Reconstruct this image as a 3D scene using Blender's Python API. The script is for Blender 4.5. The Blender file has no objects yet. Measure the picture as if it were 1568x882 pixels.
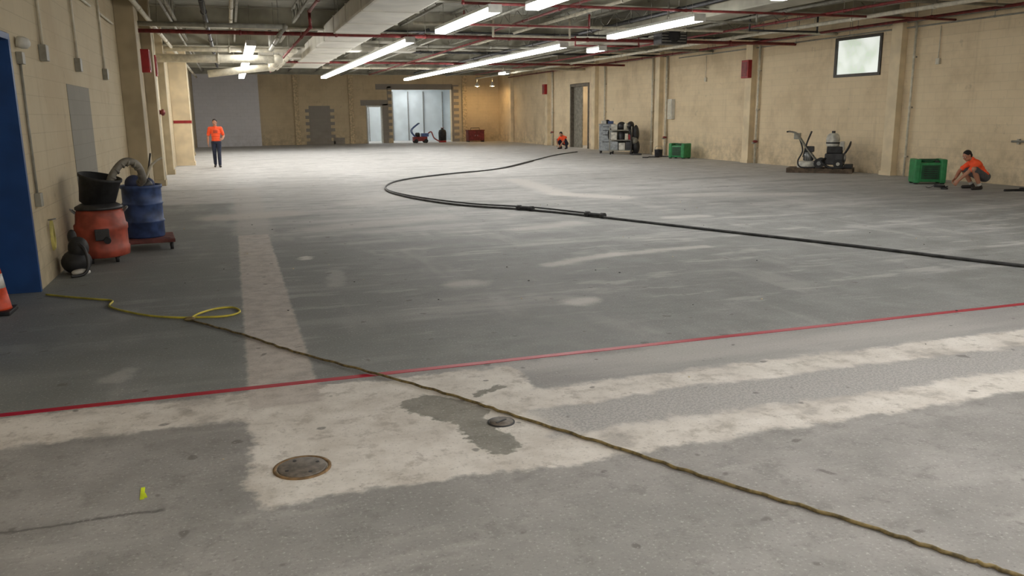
import bpy, bmesh, math, random
import numpy as np
from mathutils import Vector, Matrix
random.seed(3)

# ---------------------------------------------------------------- materials
def lin(c):
    out=[]
    for v in c:
        v=v/255.0
        out.append(v/12.92 if v<=0.04045 else ((v+0.055)/1.055)**2.4)
    return (out[0],out[1],out[2],1.0)

class NG:
    def __init__(s,name):
        s.mat=bpy.data.materials.new(name); s.mat.use_nodes=True
        s.nt=s.mat.node_tree
        s.bsdf=s.nt.nodes['Principled BSDF']; s.out=s.nt.nodes['Material Output']
    def put(s,sock,v):
        if isinstance(v,bpy.types.NodeSocket): s.nt.links.new(v,sock)
        else: sock.default_value=v
    def node(s,t,**kw):
        n=s.nt.nodes.new(t)
        for k,v in kw.items(): setattr(n,k,v)
        return n
    def pos(s): return s.node('ShaderNodeNewGeometry').outputs['Position']
    def math(s,op,a,b=0.0,clamp=False):
        n=s.node('ShaderNodeMath',operation=op); n.use_clamp=clamp
        s.put(n.inputs[0],a); s.put(n.inputs[1],b); return n.outputs[0]
    def vmath(s,op,a,b=None,scale=None):
        n=s.node('ShaderNodeVectorMath',operation=op)
        s.put(n.inputs[0],a)
        if b is not None: s.put(n.inputs[1],b)
        if scale is not None: s.put(n.inputs['Scale'],scale)
        return n
    def noise(s,vec,scale,detail=4.0,rough=0.55,color=False):
        n=s.node('ShaderNodeTexNoise')
        s.put(n.inputs['Vector'],vec); n.inputs['Scale'].default_value=scale
        n.inputs['Detail'].default_value=detail; n.inputs['Roughness'].default_value=rough
        return n.outputs['Color'] if color else n.outputs['Fac']
    def step(s,v,a,b,lo=0.0,hi=1.0):
        n=s.node('ShaderNodeMapRange',interpolation_type='SMOOTHSTEP')
        s.put(n.inputs['Value'],v); n.inputs['From Min'].default_value=a; n.inputs['From Max'].default_value=b
        n.inputs['To Min'].default_value=lo; n.inputs['To Max'].default_value=hi
        return n.outputs['Result']
    def mix(s,f,a,b,mode='MIX'):
        n=s.node('ShaderNodeMix',data_type='RGBA',blend_type=mode)
        s.put(n.inputs[0],f); s.put(n.inputs[6],a); s.put(n.inputs[7],b); return n.outputs[2]
    def sep(s,v):
        n=s.node('ShaderNodeSeparateXYZ'); s.put(n.inputs[0],v); return n.outputs
    def comb(s,x,y,z=0.0):
        n=s.node('ShaderNodeCombineXYZ'); s.put(n.inputs[0],x); s.put(n.inputs[1],y); s.put(n.inputs[2],z); return n.outputs[0]
    def bump(s,h,strength=0.2,dist=0.02):
        n=s.node('ShaderNodeBump'); n.inputs['Strength'].default_value=strength; n.inputs['Distance'].default_value=dist
        s.put(n.inputs['Height'],h); s.nt.links.new(n.outputs[0],s.bsdf.inputs['Normal'])

def M(name,c,rough=0.6,metal=0.0,var=0.18,scale=8.0,bump=0.0):
    g=NG(name); col=lin(c)
    n=g.noise(g.pos(),scale,2.0)
    dark=tuple([v*(1-var*1.6) for v in col[:3]]+[1.0]); light=tuple([min(1,v*(1+var)) for v in col[:3]]+[1.0])
    g.put(g.bsdf.inputs['Base Color'],g.mix(g.step(n,0.3,0.7),dark,light))
    g.bsdf.inputs['Roughness'].default_value=rough; g.bsdf.inputs['Metallic'].default_value=metal
    return g.mat

def EM(name,c,strength):
    g=NG(name)
    g.put(g.bsdf.inputs['Base Color'],(0.9,0.9,0.9,1))
    g.bsdf.inputs['Emission Color'].default_value=c; g.bsdf.inputs['Emission Strength'].default_value=strength
    return g.mat

def block_mat(name,c,axis,stain=(172,150,116),mortar=0.86,bw=0.42,bh=0.2,var=1.0):
    g=NG(name); p=g.pos(); x,y,z=g.sep(p)
    uv=g.comb(x if axis=='x' else y, z)
    b=g.node('ShaderNodeTexBrick'); g.put(b.inputs['Vector'],uv)
    col=lin(c)
    b.inputs['Scale'].default_value=1.0; b.inputs['Brick Width'].default_value=bw; b.inputs['Row Height'].default_value=bh
    b.inputs['Mortar Size'].default_value=0.006; b.inputs['Mortar Smooth'].default_value=0.4
    b.inputs['Color1'].default_value=col
    b.inputs['Color2'].default_value=tuple([v*0.96 for v in col[:3]]+[1])
    b.inputs['Mortar'].default_value=tuple([v*mortar for v in col[:3]]+[1])
    n=g.noise(p,0.7,4.0,0.65)
    c1=g.mix(g.step(n,0.42,0.7,0.0,0.4*var),b.outputs['Color'],lin(stain))
    low=g.step(z,0.0,1.5,0.4*var,0.0)
    n3=g.noise(p,3.2,3.0,0.7)
    dr=g.noise(g.comb(g.math('MULTIPLY',x if axis=='x' else y,3.0),g.math('MULTIPLY',z,0.35)),1.0,3.0,0.6)
    c2=g.mix(g.math('MULTIPLY',low,g.step(n3,0.35,0.65)),c1,lin((124,112,95)))
    c2=g.mix(g.step(dr,0.58,0.72,0.0,0.16*var),c2,lin((136,118,90)))
    c3=g.mix(g.step(n3,0.64,0.74,0.0,0.22*var),c2,lin((108,96,80)))
    g.put(g.bsdf.inputs['Base Color'],c3); g.bsdf.inputs['Roughness'].default_value=0.75
    g.bump(g.math('SUBTRACT',1.0,b.outputs['Fac']),0.3,0.012)
    return g.mat

def floor_mat():
    g=NG('concrete_floor'); p=g.pos()
    xr,yr,zr=g.sep(p)
    flat=g.comb(xr,yr,0.0)
    d1=g.vmath('SCALE',g.vmath('SUBTRACT',g.noise(flat,1.6,3.0,0.6,True),(0.5,0.5,0.5)).outputs[0],scale=0.26).outputs[0]
    d2=g.vmath('SCALE',g.vmath('SUBTRACT',g.noise(flat,8.0,3.0,0.7,True),(0.5,0.5,0.5)).outputs[0],scale=0.17).outputs[0]
    pl=g.vmath('ADD',flat,g.vmath('SCALE',d2,scale=0.4).outputs[0]).outputs[0]
    pw=g.vmath('ADD',flat,d2).outputs[0]
    pd=g.vmath('ADD',pw,d1).outputs[0]
    x,y,z=g.sep(pd); xs,ys,zs=g.sep(pl)
    mul=lambda a,b:g.math('MULTIPLY',a,b)
    def box(x0,x1,y0,y1,s=0.03,sharp=False):
        X,Y=(xs,ys) if sharp else (x,y)
        m=mul(g.step(X,x0-s,x0+s),g.step(X,x1-s,x1+s,1.0,0.0))
        return mul(m,mul(g.step(Y,y0-s,y0+s),g.step(Y,y1-s,y1+s,1.0,0.0)))
    def cap(a,b,r0,r1,P=None):
        A=Vector((a[0],a[1],0)); B=Vector((b[0],b[1],0)); AB=B-A; l2=max(AB.length_squared,1e-6)
        pa=g.vmath('SUBTRACT',P if P is not None else pd,tuple(A)).outputs[0]
        pa=g.vmath('MULTIPLY',pa,(1,1,0)).outputs[0]
        t=g.math('DIVIDE',g.vmath('DOT_PRODUCT',pa,tuple(AB)).outputs['Value'],l2,clamp=True)
        q=g.vmath('SUBTRACT',pa,g.vmath('SCALE',tuple(AB),scale=t).outputs[0]).outputs[0]
        return g.step(g.vmath('LENGTH',q).outputs['Value'],r0,r1,1.0,0.0)
    nA=g.noise(flat,0.4,3.0,0.6); nB=g.noise(flat,2.2,4.0,0.68); nC=g.noise(flat,60.0,2.0); nD=g.noise(flat,6.0,4.0,0.72)
    streak=g.noise(g.comb(mul(xr,0.22),mul(yr,1.1)),1.0,4.0,0.62)
    streak2=g.noise(g.comb(mul(xr,1.2),mul(yr,0.35)),1.3,3.0,0.6)
    streak3=g.noise(g.comb(mul(xr,0.7),mul(yr,2.4)),1.1,4.0,0.65)
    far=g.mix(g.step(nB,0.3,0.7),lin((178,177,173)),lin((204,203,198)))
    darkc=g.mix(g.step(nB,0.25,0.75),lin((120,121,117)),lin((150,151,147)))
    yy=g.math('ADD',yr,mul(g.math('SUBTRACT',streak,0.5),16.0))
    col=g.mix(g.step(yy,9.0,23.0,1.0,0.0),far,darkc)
    col=g.mix(mul(g.step(yr,12.0,22.0),g.step(streak,0.46,0.34,0.0,0.45)),col,lin((134,134,131)))
    col=g.mix(g.step(streak,0.54,0.66,0.0,0.45),col,lin((186,184,179)))
    col=g.mix(g.step(streak2,0.56,0.7,0.0,0.35),col,lin((182,180,175)))
    col=g.mix(mul(g.step(yr,5.4,7.0),g.step(streak3,0.55,0.66,0.0,0.5)),col,lin((192,190,184)))
    col=g.mix(mul(g.step(yr,5.4,7.0),g.step(streak3,0.44,0.34,0.0,0.45)),col,lin((114,116,113)))
    col=g.mix(mul(box(-3,0.0,5.4,18,0.25),g.step(streak2,0.35,0.75,0.8,0.3)),col,lin((120,123,119)))
    col=g.mix(mul(box(0.45,1.4,5.4,12,0.3),0.45),col,lin((120,122,118)))
    fg=g.mix(g.step(nB,0.25,0.75),lin((140,137,132)),lin((168,165,159)))
    fg=g.mix(g.step(nA,0.4,0.65,0.0,0.5),fg,lin((136,134,130)))
    fg=g.mix(g.step(nD,0.5,0.7,0.0,0.55),fg,lin((120,117,112)))
    fg=g.mix(g.step(streak3,0.55,0.68,0.0,0.4),fg,lin((182,179,172)))
    col=g.mix(g.step(ys,5.38,5.44,1.0,0.0),col,fg)
    col=g.mix(mul(box(0.3,20,4.66,5.36,0.06),0.85),col,g.mix(g.step(streak,0.4,0.65),lin((150,148,144)),lin((182,179,173))))
    pale=g.mix(g.step(nB,0.3,0.7),lin((200,193,181)),lin((230,225,215)))
    pale=g.mix(g.step(nD,0.5,0.68,0.0,0.65),pale,lin((166,158,146)))
    wear=g.step(nB,0.34,0.48,0.6,1.0)
    col=g.mix(box(-0.02,1.75,3.62,5.3,0.03),col,pale)
    col=g.mix(mul(box(-3,0.0,4.84,5.32,0.04),wear),col,pale)
    col=g.mix(mul(box(1.5,20,3.62,3.98,0.04),wear),col,pale)
    col=g.mix(mul(box(1.6,20,3.96,4.42,0.06),0.85),col,g.mix(g.step(nC,0.35,0.65),lin((150,148,144)),lin((194,191,185))))
    col=g.mix(mul(box(1.5,20,4.42,4.76,0.04),wear),col,pale)
    col=g.mix(mul(box(-0.02,0.42,5.0,12.9,0.02,True),g.step(nB,0.3,0.6,0.8,1.0)),col,g.mix(g.step(nD,0.35,0.7),lin((202,194,184)),lin((174,166,157))))
    col=g.mix(mul(box(-0.05,0.5,12.9,22.0,0.08),0.5),col,lin((190,184,175)))
    col=g.mix(mul(cap((-0.2,15.4),(0.7,15.6),0.25,0.7),0.7),col,lin((194,188,178)))
    lightc=lin((208,204,196))
    for a,b,r0,r1,f in [((3.0,7.02),(3.06,7.04),0.06,0.24,0.8),((2.2,8.18),(2.3,8.2),0.05,0.28,0.65),
        ((3.5,8.9),(4.5,9.3),0.03,0.2,0.7),((4.5,9.3),(5.9,9.4),0.03,0.18,0.6),((7.3,21.3),(6.9,17.0),0.1,0.5,0.8),
        ((6.9,17.0),(7.7,15.8),0.15,0.55,0.9),((9.3,15.6),(11.6,14.9),0.1,0.6,0.5),((4.2,11.9),(5.2,12.3),0.05,0.4,0.45),
        ((1.2,13.2),(3.3,13.9),0.1,0.6,0.4),((2.3,16.8),(3.6,18.5),0.1,0.8,0.4),((7.0,12.3),(7.6,12.3),0.05,0.3,0.5),
        ((-0.9,5.9),(-0.8,6.1),0.02,0.12,0.3),((0.9,8.6),(1.0,9.4),0.03,0.15,0.3),((0.75,10.4),(0.8,10.6),0.02,0.1,0.9)]:
        col=g.mix(mul(cap(a,b,r0,r1),f),col,lightc)
    wet=g.math('MAXIMUM',cap((1.02,4.72),(1.18,4.5),0.15,0.175,pw),cap((1.17,4.52),(1.25,3.92),0.09,0.115,pw))
    wet=g.math('MAXIMUM',wet,cap((1.36,4.78),(1.54,4.88),0.03,0.05,pw))
    col=g.mix(mul(wet,0.95),col,g.mix(g.step(nD,0.35,0.65),lin((120,117,107)),lin((142,138,127))))
    col=g.mix(mul(box(-1.4,-0.42,3.765,3.785,0.012,True),0.8),col,lin((78,76,73)))
    for yy0 in (12.93,8.6,6.95):
        col=g.mix(mul(box(0.0,0.41,yy0,yy0+0.012,0.01,True),0.5),col,lin((110,105,98)))
    vor=g.noise(flat,7.0,1.0,0.5)
    col=g.mix(g.step(vor,0.71,0.76,0.0,0.7),col,lin((104,100,95)))
    col=g.mix(g.step(nC,0.58,0.75,0.0,0.4),col,lin((84,82,80)))
    col=g.mix(g.step(nC,0.42,0.25,0.0,0.35),col,lin((226,224,219)))
    col=g.vmath('MULTIPLY',col,(0.985,0.985,1.02)).outputs[0]
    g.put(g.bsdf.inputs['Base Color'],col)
    g.put(g.bsdf.inputs['Roughness'],g.step(nB,0.3,0.7,0.58,0.75))
    g.bump(g.math('ADD',mul(nC,0.35),mul(nD,0.8)),0.25,0.008)
    return g.mat

def tape_mat():
    g=NG('red_tape'); p=g.pos()
    n=g.noise(p,3.0,4.0,0.7)
    g.put(g.bsdf.inputs['Base Color'],g.mix(g.step(n,0.62,0.76,0.0,0.4),lin((172,12,44)),lin((200,90,100))))
    g.bsdf.inputs['Roughness'].default_value=0.4
    return g.mat

def deck_mat():
    g=NG('metal_deck'); p=g.pos(); x,y,z=g.sep(p)
    w=g.math('SINE',g.math('MULTIPLY',y,2*math.pi/0.18))
    n=g.noise(p,1.2,3.0)
    c=g.mix(g.step(n,0.3,0.7),lin((146,145,134)),lin((178,176,164)))
    g.put(g.bsdf.inputs['Base Color'],g.mix(g.step(w,-0.6,0.2,0.4,0.0),c,lin((90,90,84))))
    g.bsdf.inputs['Roughness'].default_value=0.6
    g.bump(w,0.8,0.04); return g.mat

# ---------------------------------------------------------------- mesh builder
class MB:
    def __init__(s): s.bm=bmesh.new(); s.mats=[]
    def mi(s,m):
        if m not in s.mats: s.mats.append(m)
        return s.mats.index(m)
    def add(s,t,mat,mtx=None,smooth=None):
        i=s.mi(mat)
        if mtx is not None: bmesh.ops.transform(t,matrix=mtx,verts=t.verts)
        t.verts.ensure_lookup_table(); t.verts.index_update()
        vs=[s.bm.verts.new(v.co) for v in t.verts]
        for f in t.faces:
            try: nf=s.bm.faces.new([vs[v.index] for v in f.verts])
            except ValueError: continue
            nf.material_index=i; nf.smooth=f.smooth if smooth is None else smooth
        t.free()
    def box(s,c,size,mat,rot=(0,0,0),bevel=0.0):
        t=bmesh.new(); bmesh.ops.create_cube(t,size=1.0)
        bmesh.ops.scale(t,vec=Vector(size),verts=t.verts)
        if bevel>0: bmesh.ops.bevel(t,geom=t.edges[:],offset=bevel,segments=2,profile=0.6,affect='EDGES')
        m=Matrix.Translation(Vector(c))@Matrix.Rotation(rot[2],4,'Z')@Matrix.Rotation(rot[1],4,'Y')@Matrix.Rotation(rot[0],4,'X')
        s.add(t,mat,m); return s
    def bb(s,x0,x1,y0,y1,z0,z1,mat,bevel=0.0):
        return s.box(((x0+x1)/2,(y0+y1)/2,(z0+z1)/2),(abs(x1-x0),abs(y1-y0),abs(z1-z0)),mat,bevel=bevel)
    def lathe(s,c,prof,mat,seg=28,rot=(0,0,0),axis=None,cap=True):
        t=bmesh.new(); rings=[]
        for r,z in prof:
            rings.append([t.verts.new((max(r,1e-4)*math.cos(2*math.pi*k/seg),max(r,1e-4)*math.sin(2*math.pi*k/seg),z)) for k in range(seg)])
        for a,b in zip(rings,rings[1:]):
            for k in range(seg):
                f=t.faces.new((a[k],a[(k+1)%seg],b[(k+1)%seg],b[k])); f.smooth=True
        if cap:
            t.faces.new(rings[0][::-1]); t.faces.new(rings[-1])
        m=Matrix.Translation(Vector(c))
        if axis is not None: m=m@Vector(axis).to_track_quat('Z','Y').to_matrix().to_4x4()
        else: m=m@Matrix.Rotation(rot[2],4,'Z')@Matrix.Rotation(rot[1],4,'Y')@Matrix.Rotation(rot[0],4,'X')
        s.add(t,mat,m); return s
    def cyl(s,p1,p2,r,mat,r2=None,seg=16):
        p1=Vector(p1);p2=Vector(p2);L=(p2-p1).length
        return s.lathe(p1,[(r,0),(r if r2 is None else r2,L)],mat,seg,axis=p2-p1)
    def ell(s,c,r,mat,rot=(0,0,0),seg=20):
        t=bmesh.new(); bmesh.ops.create_uvsphere(t,u_segments=seg,v_segments=seg//2+2,radius=1.0)
        bmesh.ops.scale(t,vec=Vector(r),verts=t.verts)
        m=Matrix.Translation(Vector(c))@Matrix.Rotation(rot[2],4,'Z')@Matrix.Rotation(rot[1],4,'Y')@Matrix.Rotation(rot[0],4,'X')
        s.add(t,mat,m,True); return s
    def tube(s,pts,r,mat,seg=10,sub=8,smooth=True,wob=0.0,closed=False):
        P=[Vector(p) for p in pts]
        if smooth and len(P)>2:
            Q=[]
            for i in range(len(P)-1):
                p0=P[max(i-1,0)];p1=P[i];p2=P[i+1];p3=P[min(i+2,len(P)-1)]
                for k in range(sub):
                    t=k/sub
                    Q.append(0.5*((2*p1)+(-p0+p2)*t+(2*p0-5*p1+4*p2-p3)*t*t+(-p0+3*p1-3*p2+p3)*t**3))
            Q.append(P[-1]); P=Q
        if wob:
            P=[p+Vector((math.sin(i*1.3)*wob,math.cos(i*1.7)*wob,0)) for i,p in enumerate(P)]
        t=bmesh.new(); rings=[]; up=None
        for i,p in enumerate(P):
            d=(P[min(i+1,len(P)-1)]-P[max(i-1,0)])
            if d.length<1e-7: d=Vector((0,0,1))
            d.normalize()
            if up is None: up=Vector((0,0,1)) if abs(d.z)<0.9 else Vector((1,0,0))
            up=(up-d*up.dot(d))
            if up.length<1e-4: up=d.orthogonal()
            up.normalize(); sd=d.cross(up)
            rings.append([t.verts.new(p+(sd*math.cos(2*math.pi*k/seg)+up*math.sin(2*math.pi*k/seg))*r) for k in range(seg)])
        for a,b in zip(rings,rings[1:]):
            for k in range(seg):
                f=t.faces.new((a[k],a[(k+1)%seg],b[(k+1)%seg],b[k])); f.smooth=True
        t.faces.new(rings[0][::-1]); t.faces.new(rings[-1])
        s.add(t,mat); return s
    def done(s,name,loc=(0,0,0),rz=0.0):
        bmesh.ops.recalc_face_normals(s.bm,faces=s.bm.faces)
        me=bpy.data.meshes.new(name); s.bm.to_mesh(me); s.bm.free()
        for m in s.mats: me.materials.append(m)
        o=bpy.data.objects.new(name,me); o.location=loc; o.rotation_euler=(0,0,rz)
        bpy.context.scene.collection.objects.link(o); return o

# ---------------------------------------------------------------- common mats
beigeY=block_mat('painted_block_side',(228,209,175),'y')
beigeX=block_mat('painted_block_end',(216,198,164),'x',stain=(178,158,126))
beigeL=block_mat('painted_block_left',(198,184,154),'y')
greyX=block_mat('grey_block_end',(226,225,230),'x',stain=(204,202,206),mortar=0.82,var=0.4)
greyY=block_mat('grey_block_side',(142,138,128),'y',stain=(114,110,102),var=0.5)
patchX=block_mat('grey_patch_end',(156,150,142),'x',stain=(126,120,112),var=0.6)
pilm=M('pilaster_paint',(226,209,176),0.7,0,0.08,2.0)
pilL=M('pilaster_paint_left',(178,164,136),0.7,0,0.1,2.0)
white=M('white_paint',(215,215,210),0.5,0,0.06)
roomw=M('back_room_paint',(212,222,228),0.6,0,0.06,1.0)
deck=deck_mat()
beamm=M('beam_paint',(166,163,148),0.6,0,0.12,2.0)
joistm=M('joist_paint',(144,142,130),0.6,0,0.15,3.0)
ductm=M('duct_paint',(212,209,198),0.5,0.0,0.08,1.5)
redp=M('red_pipe_paint',(128,50,50),0.5,0,0.2)
greyp=M('grey_conduit',(150,148,138),0.5,0.1,0.12)
palep=M('pale_pipe_paint',(208,202,184),0.5,0,0.1)
black=M('black_rubber',(38,38,40),0.6,0,0.3)
hosem=M('black_hose',(62,62,63),0.55,0,0.3)
dark=M('dark_metal',(60,60,62),0.45,0.3,0.2)
steel=M('steel',(150,152,152),0.35,0.6,0.1)
redb=M('red_enamel',(156,34,40),0.4,0,0.1)
blue=M('blue_door_paint',(34,74,130),0.45,0,0.1,3.0)
blued=M('blue_door_leaf',(22,44,76),0.5,0,0.15,3.0)
tube_e=EM('fluorescent_lens',(1.0,0.98,0.94,1),21.5)
lamp_e=EM('warm_bulb',(1.0,0.66,0.3,1),260.0)
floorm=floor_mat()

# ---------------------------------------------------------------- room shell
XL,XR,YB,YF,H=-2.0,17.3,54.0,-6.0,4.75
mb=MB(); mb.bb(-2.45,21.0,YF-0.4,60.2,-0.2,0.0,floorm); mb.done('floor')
mb=MB(); mb.bb(-2.4,17.7,YF-0.4,YB+0.4,H,H+0.15,deck); mb.done('ceiling')

def holes_wall(mb,axis,a0,a1,t0,t1,z1,holes,mat):
    us=sorted(set([a0,a1]+[h for q in holes for h in q[:2]])); zs=sorted(set([0.0,z1]+[h for q in holes for h in q[2:4]]))
    for u0,u1 in zip(us,us[1:]):
        for w0,w1 in zip(zs,zs[1:]):
            um=(u0+u1)/2; wm=(w0+w1)/2
            if any(q[0]<um<q[1] and q[2]<wm<q[3] for q in holes): continue
            if axis=='y': mb.bb(t0,t1,u0,u1,w0,w1,mat)
            else: mb.bb(u0,u1,t0,t1,w0,w1,mat)

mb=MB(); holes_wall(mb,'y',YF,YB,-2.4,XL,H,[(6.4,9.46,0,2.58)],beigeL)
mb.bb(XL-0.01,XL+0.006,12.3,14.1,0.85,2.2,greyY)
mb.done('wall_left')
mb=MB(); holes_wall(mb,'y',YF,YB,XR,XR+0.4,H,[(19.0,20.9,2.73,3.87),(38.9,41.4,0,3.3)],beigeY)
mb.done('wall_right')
mb=MB(); holes_wall(mb,'x',-2.4,XR+0.4,YB,YB+0.4,H,[(8.34,9.41,0,2.4),(10.05,14.03,0,3.4)],beigeX)
f=YB-0.006
def tooth(x,side,z0,z1,w0=0.2,w1=0.42):
    k=0; z=z0
    while z<z1-0.01:
        w=w0 if k%2 else w1
        mb.bb(x,x+side*w,f,YB+0.01,z,min(z+0.2,z1),patchX); z+=0.2; k+=1
mb.bb(4.75,6.05,f,YB+0.01,0,2.4,patchX); tooth(4.76,-1,0,2.4,0.02,0.25); tooth(6.04,1,0,2.4,0.02,0.28)
mb.bb(6.2,6.9,f,YB+0.01,0,0.4,patchX)
tooth(14.03,1,0,3.7,0.15,0.5)
mb.bb(9.41,9.75,f,YB+0.01,0,2.5,patchX); mb.bb(9.0,14.1,f,YB+0.01,3.4,3.75,patchX)
mb.bb(8.0,9.75,f,YB+0.01,2.4,2.75,patchX); tooth(9.74,1,0.3,3.6,0.05,0.28)
mb.done('wall_back')
mb=MB(); mb.bb(-1.98,1.76,53.3,53.98,0,H-0.02,greyX); mb.done('wall_partition')
mb=MB(); mb.bb(-2.4,XR+0.4,YF-0.4,YF,0,H,beigeX); mb.done('wall_front')
mb=MB(); mb.bb(7.3,15.6,58.6,58.8,0,3.9,roomw); mb.bb(7.1,7.3,YB+0.4,58.8,0,3.9,roomw); mb.bb(15.6,15.8,YB+0.4,58.8,0,3.9,roomw)
mb.bb(7.1,15.8,YB+0.4,58.8,3.9,4.0,roomw)
for xx in (9.2,10.9,12.0,13.1,14.5): mb.bb(xx,xx+0.06,58.5,58.6,0,3.4,steel)
mb.done('wall_back_room')
mb=MB(); mb.bb(20.0,20.2,37.0,43.5,0,3.9,pilm); mb.bb(XR+0.4,20.2,37.0,37.2,0,3.9,pilm); mb.bb(XR+0.4,20.2,43.3,43.5,0,3.9,pilm); mb.bb(XR+0.4,20.2,37.0,43.5,3.9,4.0,pilm)
mb.done('wall_side_room')
def frame(axis,u0,u1,z1,t0,t1,w,mat):
    m=MB()
    for a,b,c,d in [(u0,u0+w,0,z1),(u1-w,u1,0,z1),(u0+w,u1-w,z1-w,z1)]:
        if axis=='x': m.bb(a,b,t0,t1,c,d,mat)
        else: m.bb(t0,t1,a,b,c,d,mat)
    return m
m=frame('x',8.35,9.40,2.39,YB-0.02,YB+0.4,0.08,white); m.done('door_2')
m=frame('y',38.92,41.38,3.28,XR-0.03,XR+0.4,0.14,M('brown_frame',(112,104,92),0.5))
m.bb(XR+0.15,XR+0.2,40.15,41.24,0,3.14,M('door_leaf_grey',(140,136,124),0.5)); m.done('door_3')
m=MB(); m.bb(-2.36,-1.985,9.39,9.455,0.001,2.57,blue); m.bb(-2.36,-1.985,6.405,6.47,0.001,2.57,blue); m.bb(-2.36,-1.985,6.47,9.39,2.51,2.57,blue)
m.bb(-2.40,-2.36,6.41,9.45,0.001,2.57,blued)
for a in (6.6,8.0): m.bb(-2.362,-2.35,a,a+1.25,0.2,1.1,blue,0.004); m.bb(-2.362,-2.35,a,a+1.25,1.3,2.35,blue,0.004)
m.cyl((-2.31,7.87,0.95),(-2.31,7.87,1.15),0.015,steel); m.bb(-2.36,-2.31,7.86,7.88,0.97,0.99,steel); m.bb(-2.36,-2.31,7.86,7.88,1.11,1.13,steel)
m.done('door_1')
m=MB(); fm=M('window_frame',(58,52,44),0.5)
Y0,Y1,Z0,Z1=19.005,20.895,2.735,3.865
for a,b,c,d in [(Y0,Y0+.09,Z0,Z1),(Y1-.09,Y1,Z0,Z1),(Y0+.09,Y1-.09,Z0,Z0+.08),(Y0+.09,Y1-.09,Z1-.08,Z1)]:
    m.bb(XR-0.03,XR+0.3,a,b,c,d,fm)
def pane():
    g=NG('frosted_pane'); p=g.pos()
    g.put(g.bsdf.inputs['Base Color'],(0.5,0.55,0.5,1)); g.bsdf.inputs['Roughness'].default_value=0.4
    n=g.noise(p,1.6,3.0)
    g.put(g.bsdf.inputs['Emission Color'],g.mix(g.step(n,0.35,0.65),lin((196,208,190)),lin((240,244,238))))
    g.bsdf.inputs['Emission Strength'].default_value=0.75
    return g.mat
m.bb(XR+0.02,XR+0.04,Y0+.09,Y1-.09,Z0+.08,Z1-.08,pane()); m.done('window_1')

# pilasters
for Y in (11.8,18.3,25.0,31.5,38.0,44.5,51.0):
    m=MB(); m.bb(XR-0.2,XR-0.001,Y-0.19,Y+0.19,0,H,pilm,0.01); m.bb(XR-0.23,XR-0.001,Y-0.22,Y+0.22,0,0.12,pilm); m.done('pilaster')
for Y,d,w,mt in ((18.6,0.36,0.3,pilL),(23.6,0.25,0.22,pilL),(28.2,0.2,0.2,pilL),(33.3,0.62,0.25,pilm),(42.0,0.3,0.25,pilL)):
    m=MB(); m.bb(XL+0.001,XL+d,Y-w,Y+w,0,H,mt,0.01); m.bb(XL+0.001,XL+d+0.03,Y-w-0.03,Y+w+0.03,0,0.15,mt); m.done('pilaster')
ep=M('end_pilaster',(208,188,152),0.7)
for X in (4.0,7.4,14.9): 
    m=MB(); m.bb(X-0.15,X+0.15,YB-0.14,YB-0.007,0.01,H,ep,0.01); m.bb(X-0.17,X+0.17,YB-0.16,YB-0.007,0.0,0.15,ep); m.done('pilaster')

# ---------------------------------------------------------------- ceiling structure
m=MB()
for Y in (5.5,12.0,18.3,25.0,31.5,38.0,44.5,51.0):
    m.bb(XL,XR,Y-0.15,Y+0.15,4.18,4.22,beamm); m.bb(XL,XR,Y-0.015,Y+0.015,4.22,4.71,beamm); m.bb(XL,XR,Y-0.15,Y+0.15,4.71,4.75,beamm)
m.done('ceiling_beams')
m=MB()
x=-1.2
while x<17:
    m.bb(x-0.03,x+0.03,-5.9,53.2,4.68,4.74,joistm); m.bb(x-0.03,x+0.03,-5.9,53.2,4.33,4.38,joistm)
    y=6.0; up=True
    while y<53:
        z0,z1=(4.36,4.70) if up else (4.70,4.36)
        m.cyl((x,y,z0),(x,y+0.6,z1),0.014,joistm,seg=4); y+=0.6; up=not up
    x+=1.55
m.done('ceiling_joists')
m=MB(); m.bb(2.75,3.95,7.0,39.0,3.88,4.32,ductm,0.05)
y=8.2
while y<39: m.bb(2.735,3.965,y-0.02,y+0.02,3.865,4.325,ductm); y+=2.4
for y in (10,16,22,28,34): m.cyl((2.8,y,4.3),(2.8,y,4.75),0.012,greyp,seg=6); m.cyl((3.9,y,4.3),(3.9,y,4.75),0.012,greyp,seg=6)
m.bb(3.9,6.4,29.4,30.2,3.95,4.3,ductm,0.03)
m.bb(1.2,2.8,33.0,33.8,3.92,4.25,ductm,0.03)
m.done('air_duct')
m=MB(); m.bb(11.2,12.0,6.0,45.0,4.02,4.3,beamm,0.04)
for y in (10,16,22,28,34,40): m.cyl((11.6,y,4.3),(11.6,y,4.75),0.012,greyp,seg=6)
m.bb(12.0,14.2,25.6,26.2,4.03,4.28,ductm,0.03)
m.done('air_duct')
def pipe(name,pts,r,mat):
    m=MB()
    P=[Vector(p) for p in pts]
    for a,b in zip(P,P[1:]): m.cyl(a,b,r,mat,seg=12)
    for p in P[1:-1]: m.ell(p,(r*1.35,)*3,mat,seg=12)
    for a,b in zip(P,P[1:]):
        L=(b-a).length
        if abs((b-a).z)>0.1*L: continue
        k=int(L//2.6)
        for i in range(1,k+1):
            q=a.lerp(b,i/(k+1)); d=(b-a).normalized()
            m.cyl(q-d*0.03,q+d*0.03,r*1.3,mat,seg=12)
            m.cyl(q,(q.x,q.y,H),0.007,greyp,seg=5)
    return m.done(name)
pipe('sprinkler_pipe',[(XL,22.8,3.86),(XR,22.8,3.86)],0.05,redp)
pipe('sprinkler_pipe',[(XL,16.6,4.12),(4.6,16.6,4.12),(4.6,16.6,3.95),(XR,16.6,3.95)],0.028,redp)
pipe('sprinkler_pipe',[(0.2,35.0,3.9),(XR,35.0,3.9)],0.045,redp)
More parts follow.
